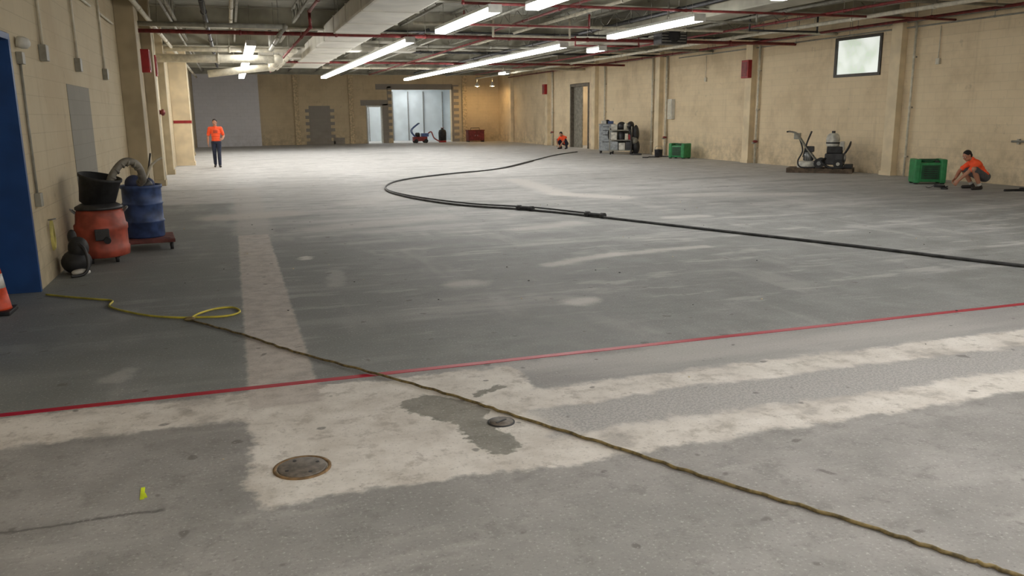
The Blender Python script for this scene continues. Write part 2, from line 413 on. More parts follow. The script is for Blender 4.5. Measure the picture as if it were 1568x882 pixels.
pipe('sprinkler_pipe',[(16.7,4.0,4.02),(16.7,50.0,4.02)],0.035,redp)
pipe('sprinkler_pipe',[(7.2,8.0,4.05),(7.2,22.8,4.05),(7.2,22.8,3.9),(7.2,45.0,3.9)],0.03,redp)
pipe('sprinkler_pipe',[(13.4,6.0,3.98),(13.4,46.0,3.98)],0.03,redp)
pipe('sprinkler_pipe',[(1.9,12.0,4.1),(1.9,20.0,4.1),(1.9,20.0,3.75),(1.9,40.0,3.75)],0.035,redp)
pipe('sprinkler_pipe',[(5.4,19.4,4.15),(5.4,19.4,3.84),(8.6,19.4,3.84),(8.6,19.4,4.15)],0.025,redp)
pipe('sprinkler_pipe',[(10.4,24.5,4.2),(10.4,24.5,3.84),(12.6,24.5,3.84),(12.6,24.5,4.2)],0.025,redp)
for pts,r,mt in [([(-1.6,6,3.95),(-1.6,50,3.95)],0.05,palep),([(-1.2,8,4.1),(-1.2,46,4.1)],0.03,greyp),
    ([(XL,19.5,3.7),(1.3,19.5,3.7),(1.3,26.0,3.7),(1.3,26.0,4.3)],0.05,greyp),
    ([(-1.9,26.5,3.45),(1.5,26.5,3.45),(1.5,30.5,3.45),(-0.6,30.5,3.2)],0.12,palep),
    ([(-1.9,29.0,3.9),(2.2,29.0,3.9),(2.2,40.0,3.9)],0.08,palep),
    ([(6.1,9,4.0),(6.1,48,4.0)],0.03,greyp),([(8.2,9,4.12),(8.2,50,4.12)],0.04,palep),
    ([(12.7,7,4.1),(12.7,50,4.1)],0.04,greyp),([(14.6,7,3.95),(14.6,50,3.95)],0.05,palep),([(15.5,7,4.1),(15.5,50,4.1)],0.03,greyp),
    ([(4.2,27.6,4.0),(XR,27.6,4.0)],0.05,greyp),([(4.5,20.9,4.0),(XR,20.9,4.0)],0.04,palep),([(4.5,14.7,4.05),(XR,14.7,4.05)],0.035,greyp),
    ([(4.2,39.5,3.95),(XR,39.5,3.95)],0.06,palep),([(9.8,17.6,4.3),(9.8,17.6,3.85),(12.2,17.6,3.85),(12.2,17.6,4.3)],0.025,greyp),
    ([(6.8,21.6,4.3),(6.8,21.6,3.8),(9.0,21.6,3.8),(9.0,21.6,4.3)],0.03,palep),([(12.9,18.9,4.3),(12.9,18.9,3.82),(15.0,18.9,3.82),(15.0,18.9,4.3)],0.025,dark),
    ([(7.9,13.2,4.15),(XR,13.2,4.15)],0.05,dark),([(4.3,24.0,4.1),(XR,24.0,4.1)],0.03,dark),([(4.3,31.0,4.05),(XR,31.0,4.05)],0.04,dark),
    ([(-0.4,14.0,4.2),(-0.4,44.0,4.2)],0.06,dark),([(0.2,15.0,4.05),(0.2,23.5,4.05),(2.4,23.5,4.05)],0.04,palep),
    ([(10.3,8,4.15),(10.3,48,4.15)],0.05,dark),([(5.6,24,4.15),(5.6,48,4.15)],0.05,dark),
    ([(XR-0.05,13.0,4.05),(XR-0.05,37.0,4.05)],0.025,greyp),([(XR-0.05,13.0,3.9),(XR-0.05,30.0,3.9)],0.02,greyp)]:
    pipe('ceiling_pipe',pts,r,mt)
m=MB(); m.bb(-0.9,-0.1,17.2,18.0,4.1,4.3,greyp,0.02)
for i in range(6): m.box((-0.5,17.28+i*0.13,4.09),(0.7,0.02,0.05),dark,rot=(0.6,0,0))
m.cyl((-0.5,17.6,4.3),(-0.5,17.6,4.75),0.15,greyp); m.done('air_diffuser')
m=MB(); m.bb(12.05,12.9,22.0,22.5,3.72,4.2,dark,0.03); m.lathe((12.45,21.99,3.96),[(0.17,0),(0.19,0.02),(0.19,0.05)],black,axis=(0,-1,0))
for i in range(5): m.box((12.45,21.98,3.8+i*0.08),(0.78,0.02,0.02),greyp)
m.cyl((12.2,22.25,4.2),(12.2,22.25,4.75),0.015,greyp,seg=6); m.cyl((12.7,22.25,4.2),(12.7,22.25,4.75),0.015,greyp,seg=6); m.done('unit_heater')

# lights
def strip(X,y0,y1,z=3.65,w=0.24):
    m=MB(); n=max(1,round((y1-y0)/2.44)); L=(y1-y0)/n
    m.bb(X-w/2,X+w/2,y0,y1,z,z+0.09,tube_e)
    m.bb(X-w/2-0.02,X+w/2+0.02,y0-0.02,y1+0.02,z+0.09,z+0.15,white,0.008)
    for e in (y0-0.03,y1): m.bb(X-w/2-0.015,X+w/2+0.015,e,e+0.03,z-0.005,z+0.1,white)
    for i in range(n+1):
        yy=min(max(y0+i*L,y0+0.3),y1-0.3); m.cyl((X,yy,z+0.15),(X,yy,H),0.006,greyp,seg=5)
    m.done('fluorescent_light')
strip(0.7,24.2,44.5); strip(1.2,-5,2.5)  # second row is unseen, added behind the camera to brighten the foreground
strip(5.0,-5,5.0); strip(5.5,10.0,15.0); strip(4.92,15.5,19.8); strip(4.7,22.3,44.0)  # first row hangs out of view overhead, added as foreground light
strip(9.5,-5,4.0); strip(9.2,7.5,12.7); strip(9.6,15.9,20.2); strip(9.4,23.0,46.0)  # first row likewise unseen, added to lift the near floor
strip(14.2,-5,6,3.9); strip(11.1,24.0,24.9,3.66); strip(14.0,42,43.2,3.85)  # first row is an unseen extra, added to light the foreground
strip(12.0,54.9,58.0,3.6); strip(9.0,54.9,58.0,3.6)
m=MB(); m.bb(18.6,18.8,38.5,42,3.7,3.78,tube_e); m.bb(18.58,18.82,38.5,42,3.78,3.9,white); m.done('fluorescent_light')
for X,Y in ((15.3,52.2),(16.2,51.8)):
    m=MB(); m.lathe((X,Y,3.55),[(0.04,0.3),(0.05,0.22),(0.16,0.05),(0.17,0.0)],white,cap=False); m.ell((X,Y,3.6),(0.07,0.07,0.08),lamp_e,seg=12)
    m.cyl((X,Y,3.85),(X,Y,H),0.012,greyp,seg=6); m.done('pendant_lamp')

# ---------------------------------------------------------------- wall fittings
m=MB(); m.cyl((XL+0.02,9.75,0.95),(XL+0.02,9.75,2.35),0.014,greyp,seg=8); m.bb(XL+0.001,XL+0.06,9.69,9.81,0.85,0.99,greyp,0.005); m.bb(XL+0.001,XL+0.06,9.69,9.81,2.3,2.42,greyp,0.005)
m.done('electrical_conduit')
m=MB(); m.lathe((XL+0.015,9.75,2.52),[(0.055,0),(0.06,0.05),(0.05,0.1),(0.02,0.12)],white,axis=(1,0,-0.2)); m.done('wall_light')
for Y in (10.9,13.2,15.9,20.5):
    m=MB(); m.cyl((XL+0.03,Y,2.55),(XL+0.03,Y,4.4),0.02,palep,seg=8); m.cyl((XL+0.03,Y,3.5),(XL+0.03,Y+1.8,3.5),0.02,palep,seg=8); m.bb(XL+0.001,XL+0.08,Y-0.08,Y+0.08,2.4,2.58,greyp,0.008); m.done('electrical_conduit')
for Y,z0,z1,side in ((22.6,2.85,3.4,-1),(24.6,2.85,3.4,-1),(25.0,2.9,3.5,1),(44.5,2.85,3.4,1)):
    m=MB()
    if side<0:
        xa=XL+0.001; m.bb(xa,xa+0.24,Y-0.15,Y+0.15,z0,z1,redb,0.015); m.bb(xa+0.24,xa+0.25,Y-0.11,Y+0.11,z0+0.05,z1-0.05,redp)
    else:
        xb=XR-0.201; m.bb(xb-0.16,xb,Y-0.2,Y+0.2,z0,z1,redb,0.015); m.bb(xb-0.17,xb-0.16,Y-0.15,Y+0.15,z0+0.06,z1-0.06,redp)
    m.done('fire_alarm_box')
m=MB(); m.bb(XL+0.621,XL+0.635,33.06,33.54,1.55,1.65,redb); m.bb(XL+0.02,XL+0.63,33.035,33.048,1.55,1.65,redb); m.done('wall_stripe')
m=MB(); m.cyl((XL+0.1,25.5,0.0),(XL+0.1,25.5,4.1),0.05,palep); m.lathe((XL+0.16,25.5,1.9),[(0.05,0),(0.09,0.03),(0.09,0.08),(0.03,0.12)],redp,axis=(1,0,0)); m.cyl((XL+0.1,25.5,1.85),(XL+0.1,25.5,1.97),0.065,redp); m.done('standpipe')
for Y,r in ((24.55,0.04),(30.9,0.05),(32.1,0.05),(36.9,0.04),(43.8,0.05),(17.75,0.03)):
    m=MB(); X=XR-0.08; m.cyl((X,Y,0.0),(X,Y,4.1),r,palep)
    for z in (0.5,1.8,3.1): m.cyl((X,Y,z),(X,Y,z+0.06),r*1.3,palep); m.bb(X,XR,Y-0.02,Y+0.02,z+0.01,z+0.05,greyp)
    if Y in (30.9,24.55,43.8): m.ell((X-0.02,Y,0.75),(0.09,0.09,0.05),redp); m.cyl((X,Y,0.7),(X-0.14,Y,0.7),0.03,greyp)
    m.done('wall_pipe')
m=MB(); m.bb(XR-0.16,XR-0.001,30.3,30.65,1.5,2.3,white,0.01); m.bb(XR-0.17,XR-0.16,30.33,30.62,1.53,2.27,palep); m.done('electrical_panel')
for Y in (17.0,28.0,14.0):
    m=MB(); m.bb(XR-0.06,XR-0.001,Y-0.06,Y+0.06,2.9,3.05,palep,0.008); m.cyl((XR-0.03,Y,3.05),(XR-0.03,Y,3.85),0.012,palep,seg=6); m.done('junction_box')
m=MB(); m.cyl((XR-0.05,13.1,1.05),(XR-0.05,14.6,1.02),0.025,greyp); m.bb(XR-0.06,XR-0.001,13.2,13.26,0.98,1.1,greyp); m.bb(XR-0.06,XR-0.001,14.4,14.46,0.96,1.08,greyp); m.done('wall_rail')

# ---------------------------------------------------------------- floor fittings
m=MB(); m.bb(XL+0.02,XR-0.02,5.39,5.45,0.0,0.003,tape_mat()); m.done('floor_tape')
iron=M('cast_iron_lid',(122,114,106),0.5,0.2,0.2,30.0); rust=M('rust_ring',(130,104,72),0.7,0,0.25,20.0)
m=MB(); m.lathe((0.215,4.02,0),[(0.145,0.0),(0.145,0.006),(0.13,0.008),(0.128,0.004)],rust,40,cap=False); m.lathe((0.215,4.02,0.0),[(0.122,0.0),(0.122,0.007),(0.118,0.009),(0.001,0.009)],iron,40)
for a in range(4): m.cyl((0.215+0.085*math.cos(a*1.57+.4),4.02+0.085*math.sin(a*1.57+.4),0.008),(0.215+0.085*math.cos(a*1.57+.4),4.02+0.085*math.sin(a*1.57+.4),0.0105),0.01,dark,seg=10)
m.done('manhole_cover')
m=MB(); m.lathe((1.36,4.27,0),[(0.08,0.0),(0.08,0.005),(0.07,0.006)],dark,32,cap=False); m.lathe((1.36,4.27,0),[(0.068,0),(0.068,0.007),(0.001,0.008)],iron,32); m.box((1.36,4.27,0.009),(0.08,0.012,0.004),dark,rot=(0,0,0.5)); m.done('drain_cover')
chalk=M('yellow_chalk',(214,232,40),0.7)
m=MB(); m.box((-0.53,3.98,0.002),(0.018,0.13,0.004),chalk,rot=(0,0,0.05)); m.box((-0.52,3.95,0.003),(0.02,0.05,0.004),chalk,rot=(0,0,0.25)); m.done('yellow_mark')
cordy=M('yellow_cord',(200,186,70),0.5); cordb=M('brown_cord',(122,106,68),0.55,0,0.35,25.0); cordp=M('pale_yellow_cord',(196,186,110),0.6)
m=MB(); z=0.011
m.tube([(-0.47,7.51,z),(-0.02,6.80,z),(.325,6.17,z),(.816,5.4,z+.004),(1.225,4.755,z),(1.463,4.31,z),(1.829,3.664,z),(2.099,3.15,z),(2.417,2.625,z),(2.598,2.275,z),(2.71,2.07,z),(2.86,1.7,z)],0.009,cordb,seg=8,sub=16,wob=0.006)
m.ell((-0.47,7.51,0.02),(0.05,0.03,0.02),cordb); m.done('extension_cord')
m=MB(); z=0.012
m.tube([(-1.9,9.17,z),(-1.65,8.95,z),(-1.37,8.73,z),(-1.22,8.6,z),(-1.2,8.31,z),(-.875,7.86,z),(-.6,7.65,z),(-.42,7.585,z),(-.175,7.54,z),(-.05,7.66,z),(-.1,7.86,z),(-.25,7.88,z),(-.4,7.66,z+.015),(-.48,7.5,z)],0.010,cordy,seg=8,sub=10)
m.done('extension_cord')
hosep=[(10.2,3.6),(9.3,5.1),(8.37,6.74),(7.6,8.66),(6.8,10.5),(5.75,12.96),(5.04,14.3),(4.11,15.6),(3.5,17.7),(3.44,19.8),(4.2,22.1),(5.9,23.9),(8.06,25.5),(10.5,29.1),(13.2,33.2),(15.2,35.5)]
m=MB(); m.tube([(a,b,0.022) for a,b in hosep],0.02,hosem,seg=10,sub=10)
for (a,b),(c,d) in (((5.92,12.62),(5.73,13.0)),((5.16,14.1),(4.97,14.42))):
    A=Vector((a,b,0.045)); B=Vector((c,d,0.045)); m.cyl(A,B,0.036,black); 
    for t in (0.1,0.9): q=A.lerp(B,t); dd=(B-A).normalized()*0.04; m.cyl(q-dd,q+dd,0.05,black)
m.done('vacuum_hose')
m=MB(); m.tube([(a+0.18+0.14*math.sin(i*1.1),b+0.25+0.1*math.cos(i),0.016) for i,(a,b) in enumerate(hosep[5:14])],0.014,hosem,seg=8,sub=10); m.done('power_cable')
m=MB()
for i in range(60):
    a=random.uniform(-1.5,9); b=random.uniform(2.6,16); r=random.uniform(0.004,0.011)
    t=random.random()*3; m.box((a,b,r*0.4),(r*2,r*1.2,r*0.8),dark if random.random()<0.6 else pilm,rot=(0,0,t),bevel=r*0.2)
m.done('concrete_debris')

# ---------------------------------------------------------------- traffic cone
org=M('cone_orange',(214,76,42),0.5); refl=M('reflective_white',(205,202,196),0.35)
m=MB(); m.box((0,0,0.02),(0.28,0.32,0.04),black,bevel=0.012)
m.lathe((0,0,0.04),[(0.125,0),(0.12,0.02),(0.093,0.2)],org); m.lathe((0,0,0.24),[(0.094,0),(0.078,0.13)],refl); m.lathe((0,0,0.37),[(0.077,0),(0.06,0.1)],org); m.lathe((0,0,0.47),[(0.061,0),(0.05,0.07)],refl); m.lathe((0,0,0.54),[(0.049,0),(0.028,0.16),(0.02,0.17)],org)
m.done('traffic_cone',(-2.17,8.47,0))

# ---------------------------------------------------------------- vacuum, barrel
orr=M('vacuum_orange',(170,78,60),0.5,0,0.25,6.0); bluebar=M('barrel_blue',(62,84,132),0.5,0,0.3,6.0); hoseg=M('grey_hose',(130,125,115),0.5)
brown=M('dolly_red',(112,62,58),0.6)
m=MB()
for a in range(4):
    cx,cy=0.2*math.cos(a*1.571+.78),0.2*math.sin(a*1.571+.78)
    m.cyl((cx-0.02,cy,0.045),(cx+0.02,cy,0.045),0.045,black); m.bb(cx-0.03,cx+0.03,cy-0.03,cy+0.03,0.06,0.12,dark)
m.lathe((0,0,0.07),[(0.24,0),(0.30,0.02),(0.31,0.12),(0.295,0.14),(0.295,0.32),(0.305,0.34),(0.305,0.4),(0.285,0.42),(0.272,0.54),(0.25,0.6)],orr,36)
m.lathe((0,0,0.66),[(0.272,0),(0.272,0.03),(0.2,0.07)],dark,36)
m.bb(-0.08,0.08,-0.33,-0.28,0.3,0.44,dark,0.01)
m.cyl((0.05,-0.24,0.32),(0.05,-0.37,0.3),0.04,black)
m.lathe((-0.02,0.02,0.70),[(0.15,0),(0.2,0.03),(0.235,0.33),(0.25,0.34),(0.25,0.37),(0.232,0.37),(0.2,0.1),(0.001,0.09)],black,32,rot=(0.12,0.2,0))
hp=[(0.12,0.0,0.72),(0.13,-0.02,0.9),(0.2,0.0,1.08),(0.34,0.05,1.22),(0.48,0.1,1.18),(0.54,0.15,1.0),(0.5,0.25,0.93)]
m.tube(hp,0.045,hoseg,seg=14,sub=10)
P_=[Vector(q) for q in hp]
for a_,b_ in zip(P_,P_[1:]):
    for k_ in (0.25,0.75):
        q=a_.lerp(b_,k_); dd=(b_-a_).normalized()*0.012; m.cyl(q-dd,q+dd,0.05,hoseg)
for s_ in (-1,1): m.tube([(s_*0.27,-0.05,0.62),(s_*0.31,-0.05,0.66),(s_*0.31,0.08,0.66),(s_*0.27,0.08,0.62)],0.012,steel,seg=8)
m.done('industrial_vacuum',(-1.62,11.2,0),0.15)
m=MB()
m.bb(-0.36,0.36,-0.36,-0.27,0.1,0.15,brown,0.01); m.bb(-0.36,0.36,0.27,0.36,0.1,0.15,brown,0.01); m.bb(-0.36,-0.27,-0.36,0.36,0.101,0.149,brown,0.01); m.bb(0.27,0.36,-0.36,0.36,0.101,0.149,brown,0.01); m.bb(-0.3,0.3,-0.3,0.3,0.12,0.155,brown)
for sx in (-1,1):
    for sy in (-1,1): m.cyl((sx*0.31-0.02,sy*0.31,0.05),(sx*0.31+0.02,sy*0.31,0.05),0.05,black); m.bb(sx*0.31-0.03,sx*0.31+0.03,sy*0.31-0.02,sy*0.31+0.02,0.05,0.11,steel)
m.lathe((0,0,0.155),[(0.235,0),(0.25,0.02),(0.25,0.2),(0.262,0.21),(0.262,0.23),(0.25,0.24),(0.25,0.44),(0.262,0.45),(0.262,0.47),(0.25,0.48),(0.25,0.66),(0.265,0.67),(0.265,0.71),(0.24,0.71),(0.235,0.55),(0.001,0.54)],bluebar,36)
bag=M('blue_bag',(56,64,96),0.6)
m.ell((-0.08,0,0.88),(0.12,0.1,0.12),bag,rot=(0.2,0.4,0)); m.ell((0.05,-0.06,0.86),(0.1,0.1,0.09),dark); m.ell((0.1,0.08,0.86),(0.08,0.1,0.09),bag)
m.tube([(0.0,0.05,0.7),(0.12,0.05,1.05),(0.2,0.05,1.16),(0.3,0.05,1.22)],0.016,palep,seg=8)
m.cyl((0.05,0.1,0.7),(0.16,0.1,1.28),0.012,dark,seg=8)
m.done('blue_barrel',(-1.22,12.2,0),0.1)
m=MB()
for c,r in (((0,0,0.14),(0.16,0.2,0.14)),((0.04,-0.03,0.3),(0.11,0.12,0.13)),((-0.02,0.02,0.42),(0.05,0.05,0.09))): m.ell(c,r,black)
m.tube([(0.03,-0.1,0.38),(0.12,-0.16,0.3),(0.15,-0.2,0.12),(0.1,-0.25,0.03),(-0.02,-0.3,0.02)],0.018,dark,seg=8)
m.ell((0.06,-0.17,0.04),(0.1,0.06,0.04),refl)
m.done('trash_bag',(-1.8,10.4,0))
m=MB()
for i in range(4): 
    o=i*0.007
    m.tube([(o,0.0,0.55),(o,0.05-o,0.47),(o,0.055,0.32),(o,0.0,0.22+o),(o,-0.055,0.32),(o,-0.05+o,0.47),(o,0.0,0.55)],0.006,cordp,seg=6,sub=6)
m.cyl((-0.02,0,0.56),(0.06,0,0.57),0.008,steel,seg=8)
m.done('hanging_cord',(XL+0.03,10.15,0.1))

# ---------------------------------------------------------------- air scrubber
green=M('scrubber_green',(46,136,80),0.45,0,0.12); greend=M('scrubber_green_dark',(24,84,50),0.5,0,0.12)
def scrubber(loc,rz,s=1.0):
    m=MB()
    m.bb(-0.34*s,0.34*s,-0.25*s,0.25*s,0.05,0.52*s,green,0.05)
    m.bb(-0.36*s,-0.22*s,-0.27*s,0.27*s,0.03,0.60*s,green,0.035); m.bb(0.22*s,0.36*s,-0.27*s,0.27*s,0.03,0.60*s,green,0.035)
    m.bb(-0.2*s,0.2*s,-0.262*s,-0.24*s,0.12*s,0.46*s,greend,0.008)
    for i in range(6): m.bb(-0.15*s,0.15*s,-0.275*s,-0.258*s,(0.15+i*0.052)*s,(0.165+i*0.052)*s,black)
    m.lathe((0,0,0.52*s),[(0.16*s,0),(0.17*s,0.03),(0.14*s,0.05)],greend); m.bb(-0.22*s,0.22*s,-0.03,0.03,0.56*s,0.60*s,greend,0.012)
    m.bb(0.1*s,0.2*s,-0.2*s,-0.1*s,0.51*s,0.56*s,black,0.01)
    for sx in (-1,1):
        for sy in (-1,1): m.bb(sx*0.3*s-0.04,sx*0.3*s+0.04,sy*0.2*s-0.04,sy*0.2*s+0.04,0,0.06,black,0.01)
    m.done('air_scrubber',loc,rz)
scrubber((16.0,15.75,0),math.radians(-30)); scrubber((16.6,28.6,0),math.radians(-62),0.98)

# ---------------------------------------------------------------- floor grinder on pallet
wood=M('pallet_wood',(96,82,68),0.8,0,0.25); cream=M('machine_cream',(206,204,194),0.4)
m=MB()
for i in range(7): m.bb(-0.9+i*0.26,-0.66+i*0.26,-0.42,0.42,0.11,0.135,wood,0.004)
for yy in (-0.38,0,0.38): m.bb(-0.9,0.9,yy-0.04,yy+0.04,0.0,0.11,wood)
z=0.135
m.lathe((-0.35,0,z),[(0.30,0),(0.31,0.03),(0.31,0.14),(0.27,0.18),(0.12,0.2)],cream,32)
m.lathe((-0.35,0,z+0.2),[(0.13,0),(0.13,0.18),(0.11,0.2),(0.11,0.24),(0.05,0.26)],steel,24)
for a in range(14): m.box((-0.35+0.135*math.cos(a*.449),0.135*math.sin(a*.449),z+0.29),(0.02,0.008,0.15),dark,rot=(0,0,a*.449))
for sy in (-1,1): m.cyl((-0.02,sy*0.24,z+0.14),(-0.02,sy*0.30,z+0.14),0.14,black,seg=24); m.cyl((-0.02,sy*0.29,z+0.14),(-0.02,sy*0.305,z+0.14),0.06,steel)
m.bb(-0.2,0.05,-0.18,0.18,z+0.1,z+0.2,dark,0.02)
for sy in (-1,1): m.tube([(-0.1,sy*0.14,z+0.18),(-0.45,sy*0.14,z+0.62),(-0.72,sy*0.14,z+0.98),(-0.95,sy*0.14,z+1.04)],0.02,greyp,sub=6)
m.cyl((-0.95,-0.28,z+1.04),(-0.95,0.28,z+1.04),0.022,dark); m.cyl((-0.45,-0.14,z+0.62),(-0.45,0.14,z+0.62),0.016,dark)
m.bb(-0.78,-0.6,-0.11,0.11,z+0.82,z+1.0,greyp,0.02)
m.tube([(-0.5,0.0,z+0.3),(-0.42,0.02,z+0.7),(-0.3,0.0,z+1.05)],0.025,dark,sub=6); m.bb(-0.45,-0.2,-0.1,0.1,z+0.45,z+0.62,dark,0.03)
m.tube([(-0.62,-0.08,z+0.85),(-0.5,-0.2,z+0.5),(-0.6,-0.3,z+0.2),(-0.5,-0.38,z+0.03),(-0.1,-0.4,z+0.03)],0.022,black,sub=8)
m.bb(0.12,0.62,-0.26,0.26,z+0.1,z+0.42,dark,0.03); m.bb(0.16,0.58,-0.2,0.2,z+0.42,z+0.62,black,0.03)
m.lathe((0.3,0,z+0.62),[(0.17,0),(0.18,0.04),(0.18,0.16),(0.19,0.18),(0.19,0.22),(0.16,0.32),(0.1,0.37),(0.04,0.38)],cream,28)
m.cyl((0.3,0,z+0.98),(0.3,0,z+1.06),0.05,dark); m.cyl((0.3,0,z+0.7),(0.3,0,z+0.74),0.19,dark,seg=28)
m.bb(0.5,0.62,-0.12,0.12,z+0.5,z+0.76,cream,0.02); m.lathe((0.62,-0.05,z+0.3),[(0.12,0),(0.12,0.05),(0.05,0.07)],steel,axis=(1,0,0))
for sy in (-1,1):
    m.cyl((0.5,sy*0.27,z+0.13),(0.5,sy*0.33,z+0.13),0.13,black,seg=24); m.cyl((0.5,sy*0.31,z+0.13),(0.5,sy*0.335,z+0.13),0.05,cream)
m.tube([(0.6,-0.2,z+0.35),(0.74,-0.2,z+0.6),(0.78,0,z+0.75),(0.74,0.2,z+0.6),(0.6,0.2,z+0.35)],0.022,dark,sub=6)
m.bb(0.66,0.88,-0.3,0.1,z,z+0.12,black,0.02); m.tube([(0.2,-0.2,z+0.3),(0.05,-0.36,z+0.2),(0.3,-0.4,z+0.03),(0.7,-0.38,z+0.05)],0.035,black,sub=8)
m.done('floor_grinder',(16.3,20.0,0),math.radians(-45))

# ---------------------------------------------------------------- cabinet and cart
cab=M('cabinet_grey',(160,166,170),0.45,0.1)
m=MB(); m.bb(-0.32,0.32,-0.28,0.28,0.12,1.26,cab,0.015); m.bb(-0.34,0.34,-0.3,0.3,1.26,1.3,steel,0.008)
for z0,z1 in ((0.16,0.56),(0.6,0.87),(0.91,1.06),(1.09,1.22)): m.bb(-0.29,0.29,-0.295,-0.275,z0,z1,cab,0.006); m.cyl((-0.15,-0.315,z1-0.05),(0.15,-0.315,z1-0.05),0.012,dark,seg=8)
for sx in (-1,1):
    for sy in (-1,1): m.cyl((sx*0.26-0.02,sy*0.22,0.06),(sx*0.26+0.02,sy*0.22,0.06),0.06,black)
m.tube([(0.32,-0.2,1.1),(0.42,-0.2,1.12),(0.42,0.2,1.12),(0.32,0.2,1.1)],0.014,steel)
m.bb(-0.25,-0.02,-0.15,0.12,1.3,1.44,cream,0.02); m.bb(0.05,0.28,-0.14,0.1,1.3,1.42,bluebar,0.02); m.ell((0.0,0.1,1.38),(0.12,0.1,0.1),black)
m.done('tool_cabinet',(16.0,34.0,0),math.radians(-32))
m=MB()
for zz in (0.16,0.6,1.02): m.bb(-0.5,0.5,-0.3,0.3,zz,zz+0.035,greyp,0.006)
m.bb(-0.48,0.48,0.26,0.28,0.16,1.2,greyp)
for sx in (-1,1):
    for sy in (-1,1):
        m.bb(sx*0.48-0.02,sx*0.48+0.02,sy*0.28-0.02,sy*0.28+0.02,0.1,1.2,greyp); m.cyl((sx*0.44-0.02,sy*0.24,0.06),(sx*0.44+0.02,sy*0.24,0.06),0.06,black)
m.bb(-0.45,-0.12,-0.24,0.2,0.195,0.56,cab,0.02); m.bb(-0.08,0.2,-0.27,0.2,0.195,0.5,cream,0.03); m.bb(0.22,0.45,-0.26,0.2,0.195,0.55,dark,0.03)
m.bb(-0.44,-0.16,-0.26,0.15,0.635,0.95,cream,0.02); m.lathe((0.0,-0.08,0.635),[(0.13,0),(0.14,0.02),(0.14,0.3),(0.08,0.34)],dark); m.bb(0.18,0.32,-0.25,0.1,0.635,0.9,palep,0.02); m.bb(0.33,0.45,-0.24,0.1,0.635,0.86,redb,0.02)
m.bb(-0.44,-0.16,-0.2,0.14,1.055,1.28,cream,0.02); m.ell((-0.02,0,1.2),(0.2,0.2,0.2),dark); m.lathe((0.2,-0.1,1.055),[(0.1,0),(0.1,0.22),(0.05,0.28)],palep); m.ell((0.36,0,1.22),(0.16,0.2,0.2),dark,rot=(0,0.4,0))
for k in range(4): m.tube([(-0.5,-0.05+k*0.05,1.1),(-0.6,-0.05+k*0.05,0.95),(-0.58,-0.05+k*0.05,0.7),(-0.52,-0.05+k*0.05,0.62)],0.018,black,sub=5)
m.ell((0.62,-0.04,0.88),(0.14,0.2,0.38),dark); m.ell((0.64,-0.05,0.32),(0.16,0.2,0.32),dark); m.ell((0.58,-0.12,0.6),(0.15,0.16,0.18),greyp); m.tube([(0.3,-0.32,1.2),(0.45,-0.36,0.9),(0.5,-0.36,0.4),(0.5,-0.4,0.04),(0.7,-0.6,0.04),(1.0,-0.7,0.04)],0.035,black)
m.done('equipment_cart',(16.1,32.7,0),math.radians(-38))
m=MB(); m.lathe((0,0,0),[(0.13,0),(0.16,0.02),(0.17,0.26),(0.18,0.28),(0.165,0.28),(0.15,0.06),(0.001,0.05)],dark,24); m.tube([(-0.17,0,0.26),(-0.12,0,0.4),(0.12,0,0.4),(0.17,0,0.26)],0.008,steel,seg=6); m.ell((0,0,0.22),(0.14,0.14,0.08),black); m.done('bucket',(16.6,30.3,0))
m=MB(); m.tube([(0,0,0.02),(0.2,-0.1,0.02),(0.4,0.2,0.02),(0.7,0.0,0.02),(1.0,0.3,0.02),(1.3,0.1,0.02)],0.02,black); m.done('power_cable',(15.5,29.6,0))
m=MB(); m.tube([(15.9,13.5,0.025),(16.3,13.4,0.025),(16.2,13.0,0.025),(16.7,12.6,0.025),(16.5,11.6,0.025)],0.025,black); m.tube([(16.1,13.3,0.07),(16.4,13.1,0.07),(16.3,12.6,0.07),(16.6,12.2,0.07)],0.025,black); m.done('vacuum_hose')

# far machinery
rb=M('scraper_red',(150,62,60),0.5); bl2=M('scraper_blue',(80,104,156),0.5)
m=MB(); m.bb(-0.5,0.4,-0.25,0.25,0.12,0.4,rb,0.04); m.bb(0.05,0.5,-0.22,0.22,0.4,0.62,bl2,0.04); m.lathe((-0.2,0,0.4),[(0.16,0),(0.16,0.2),(0.1,0.26)],dark)
for sx in (-0.35,0.3):
    for sy in (-0.3,0.26): m.cyl((sx,sy,0.13),(sx,sy+0.05,0.13),0.13,black)
for sy in (-0.18,0.18): m.tube([(-0.3,sy,0.35),(-0.6,sy,0.8),(-0.1,sy,1.25)],0.03,bl2,sub=5)
m.cyl((-0.1,-0.25,1.25),(-0.1,0.25,1.25),0.025,black); m.tube([(0.4,0,0.5),(0.7,0,0.7),(0.9,0,0.3),(1.3,0,0.06)],0.04,rb)
m.done('floor_scraper',(11.6,52.8,0))
m=MB(); m.lathe((0,0,0),[(0.24,0),(0.25,0.02),(0.25,0.12)],redb,24); m.lathe((0,0,0.12),[(0.25,0),(0.26,0.5),(0.22,0.66),(0.1,0.72),(0.06,0.8)],black,24); m.cyl((0,0,0.75),(0,0,0.95),0.03,steel); m.cyl((-0.1,0,0.93),(0.1,0,0.93),0.02,redb); m.done('water_tank',(13.15,53.2,0))
rc=M('redbrown_metal',(112,44,38),0.5)
m=MB(); m.bb(-0.55,0.55,-0.3,0.3,0.08,0.72,rc,0.02); m.bb(-0.58,0.58,-0.33,0.33,0.72,0.78,rc,0.01)
for i in range(2): m.bb(-0.5+i*0.52,-0.02+i*0.52,-0.32,-0.3,0.14,0.68,redp,0.006); m.bb(-0.1+i*0.16,-0.06+i*0.16,-0.34,-0.32,0.38,0.46,steel)
for sx in (-1,1): m.bb(sx*0.5-0.04,sx*0.5+0.04,-0.28,0.28,0,0.08,dark)
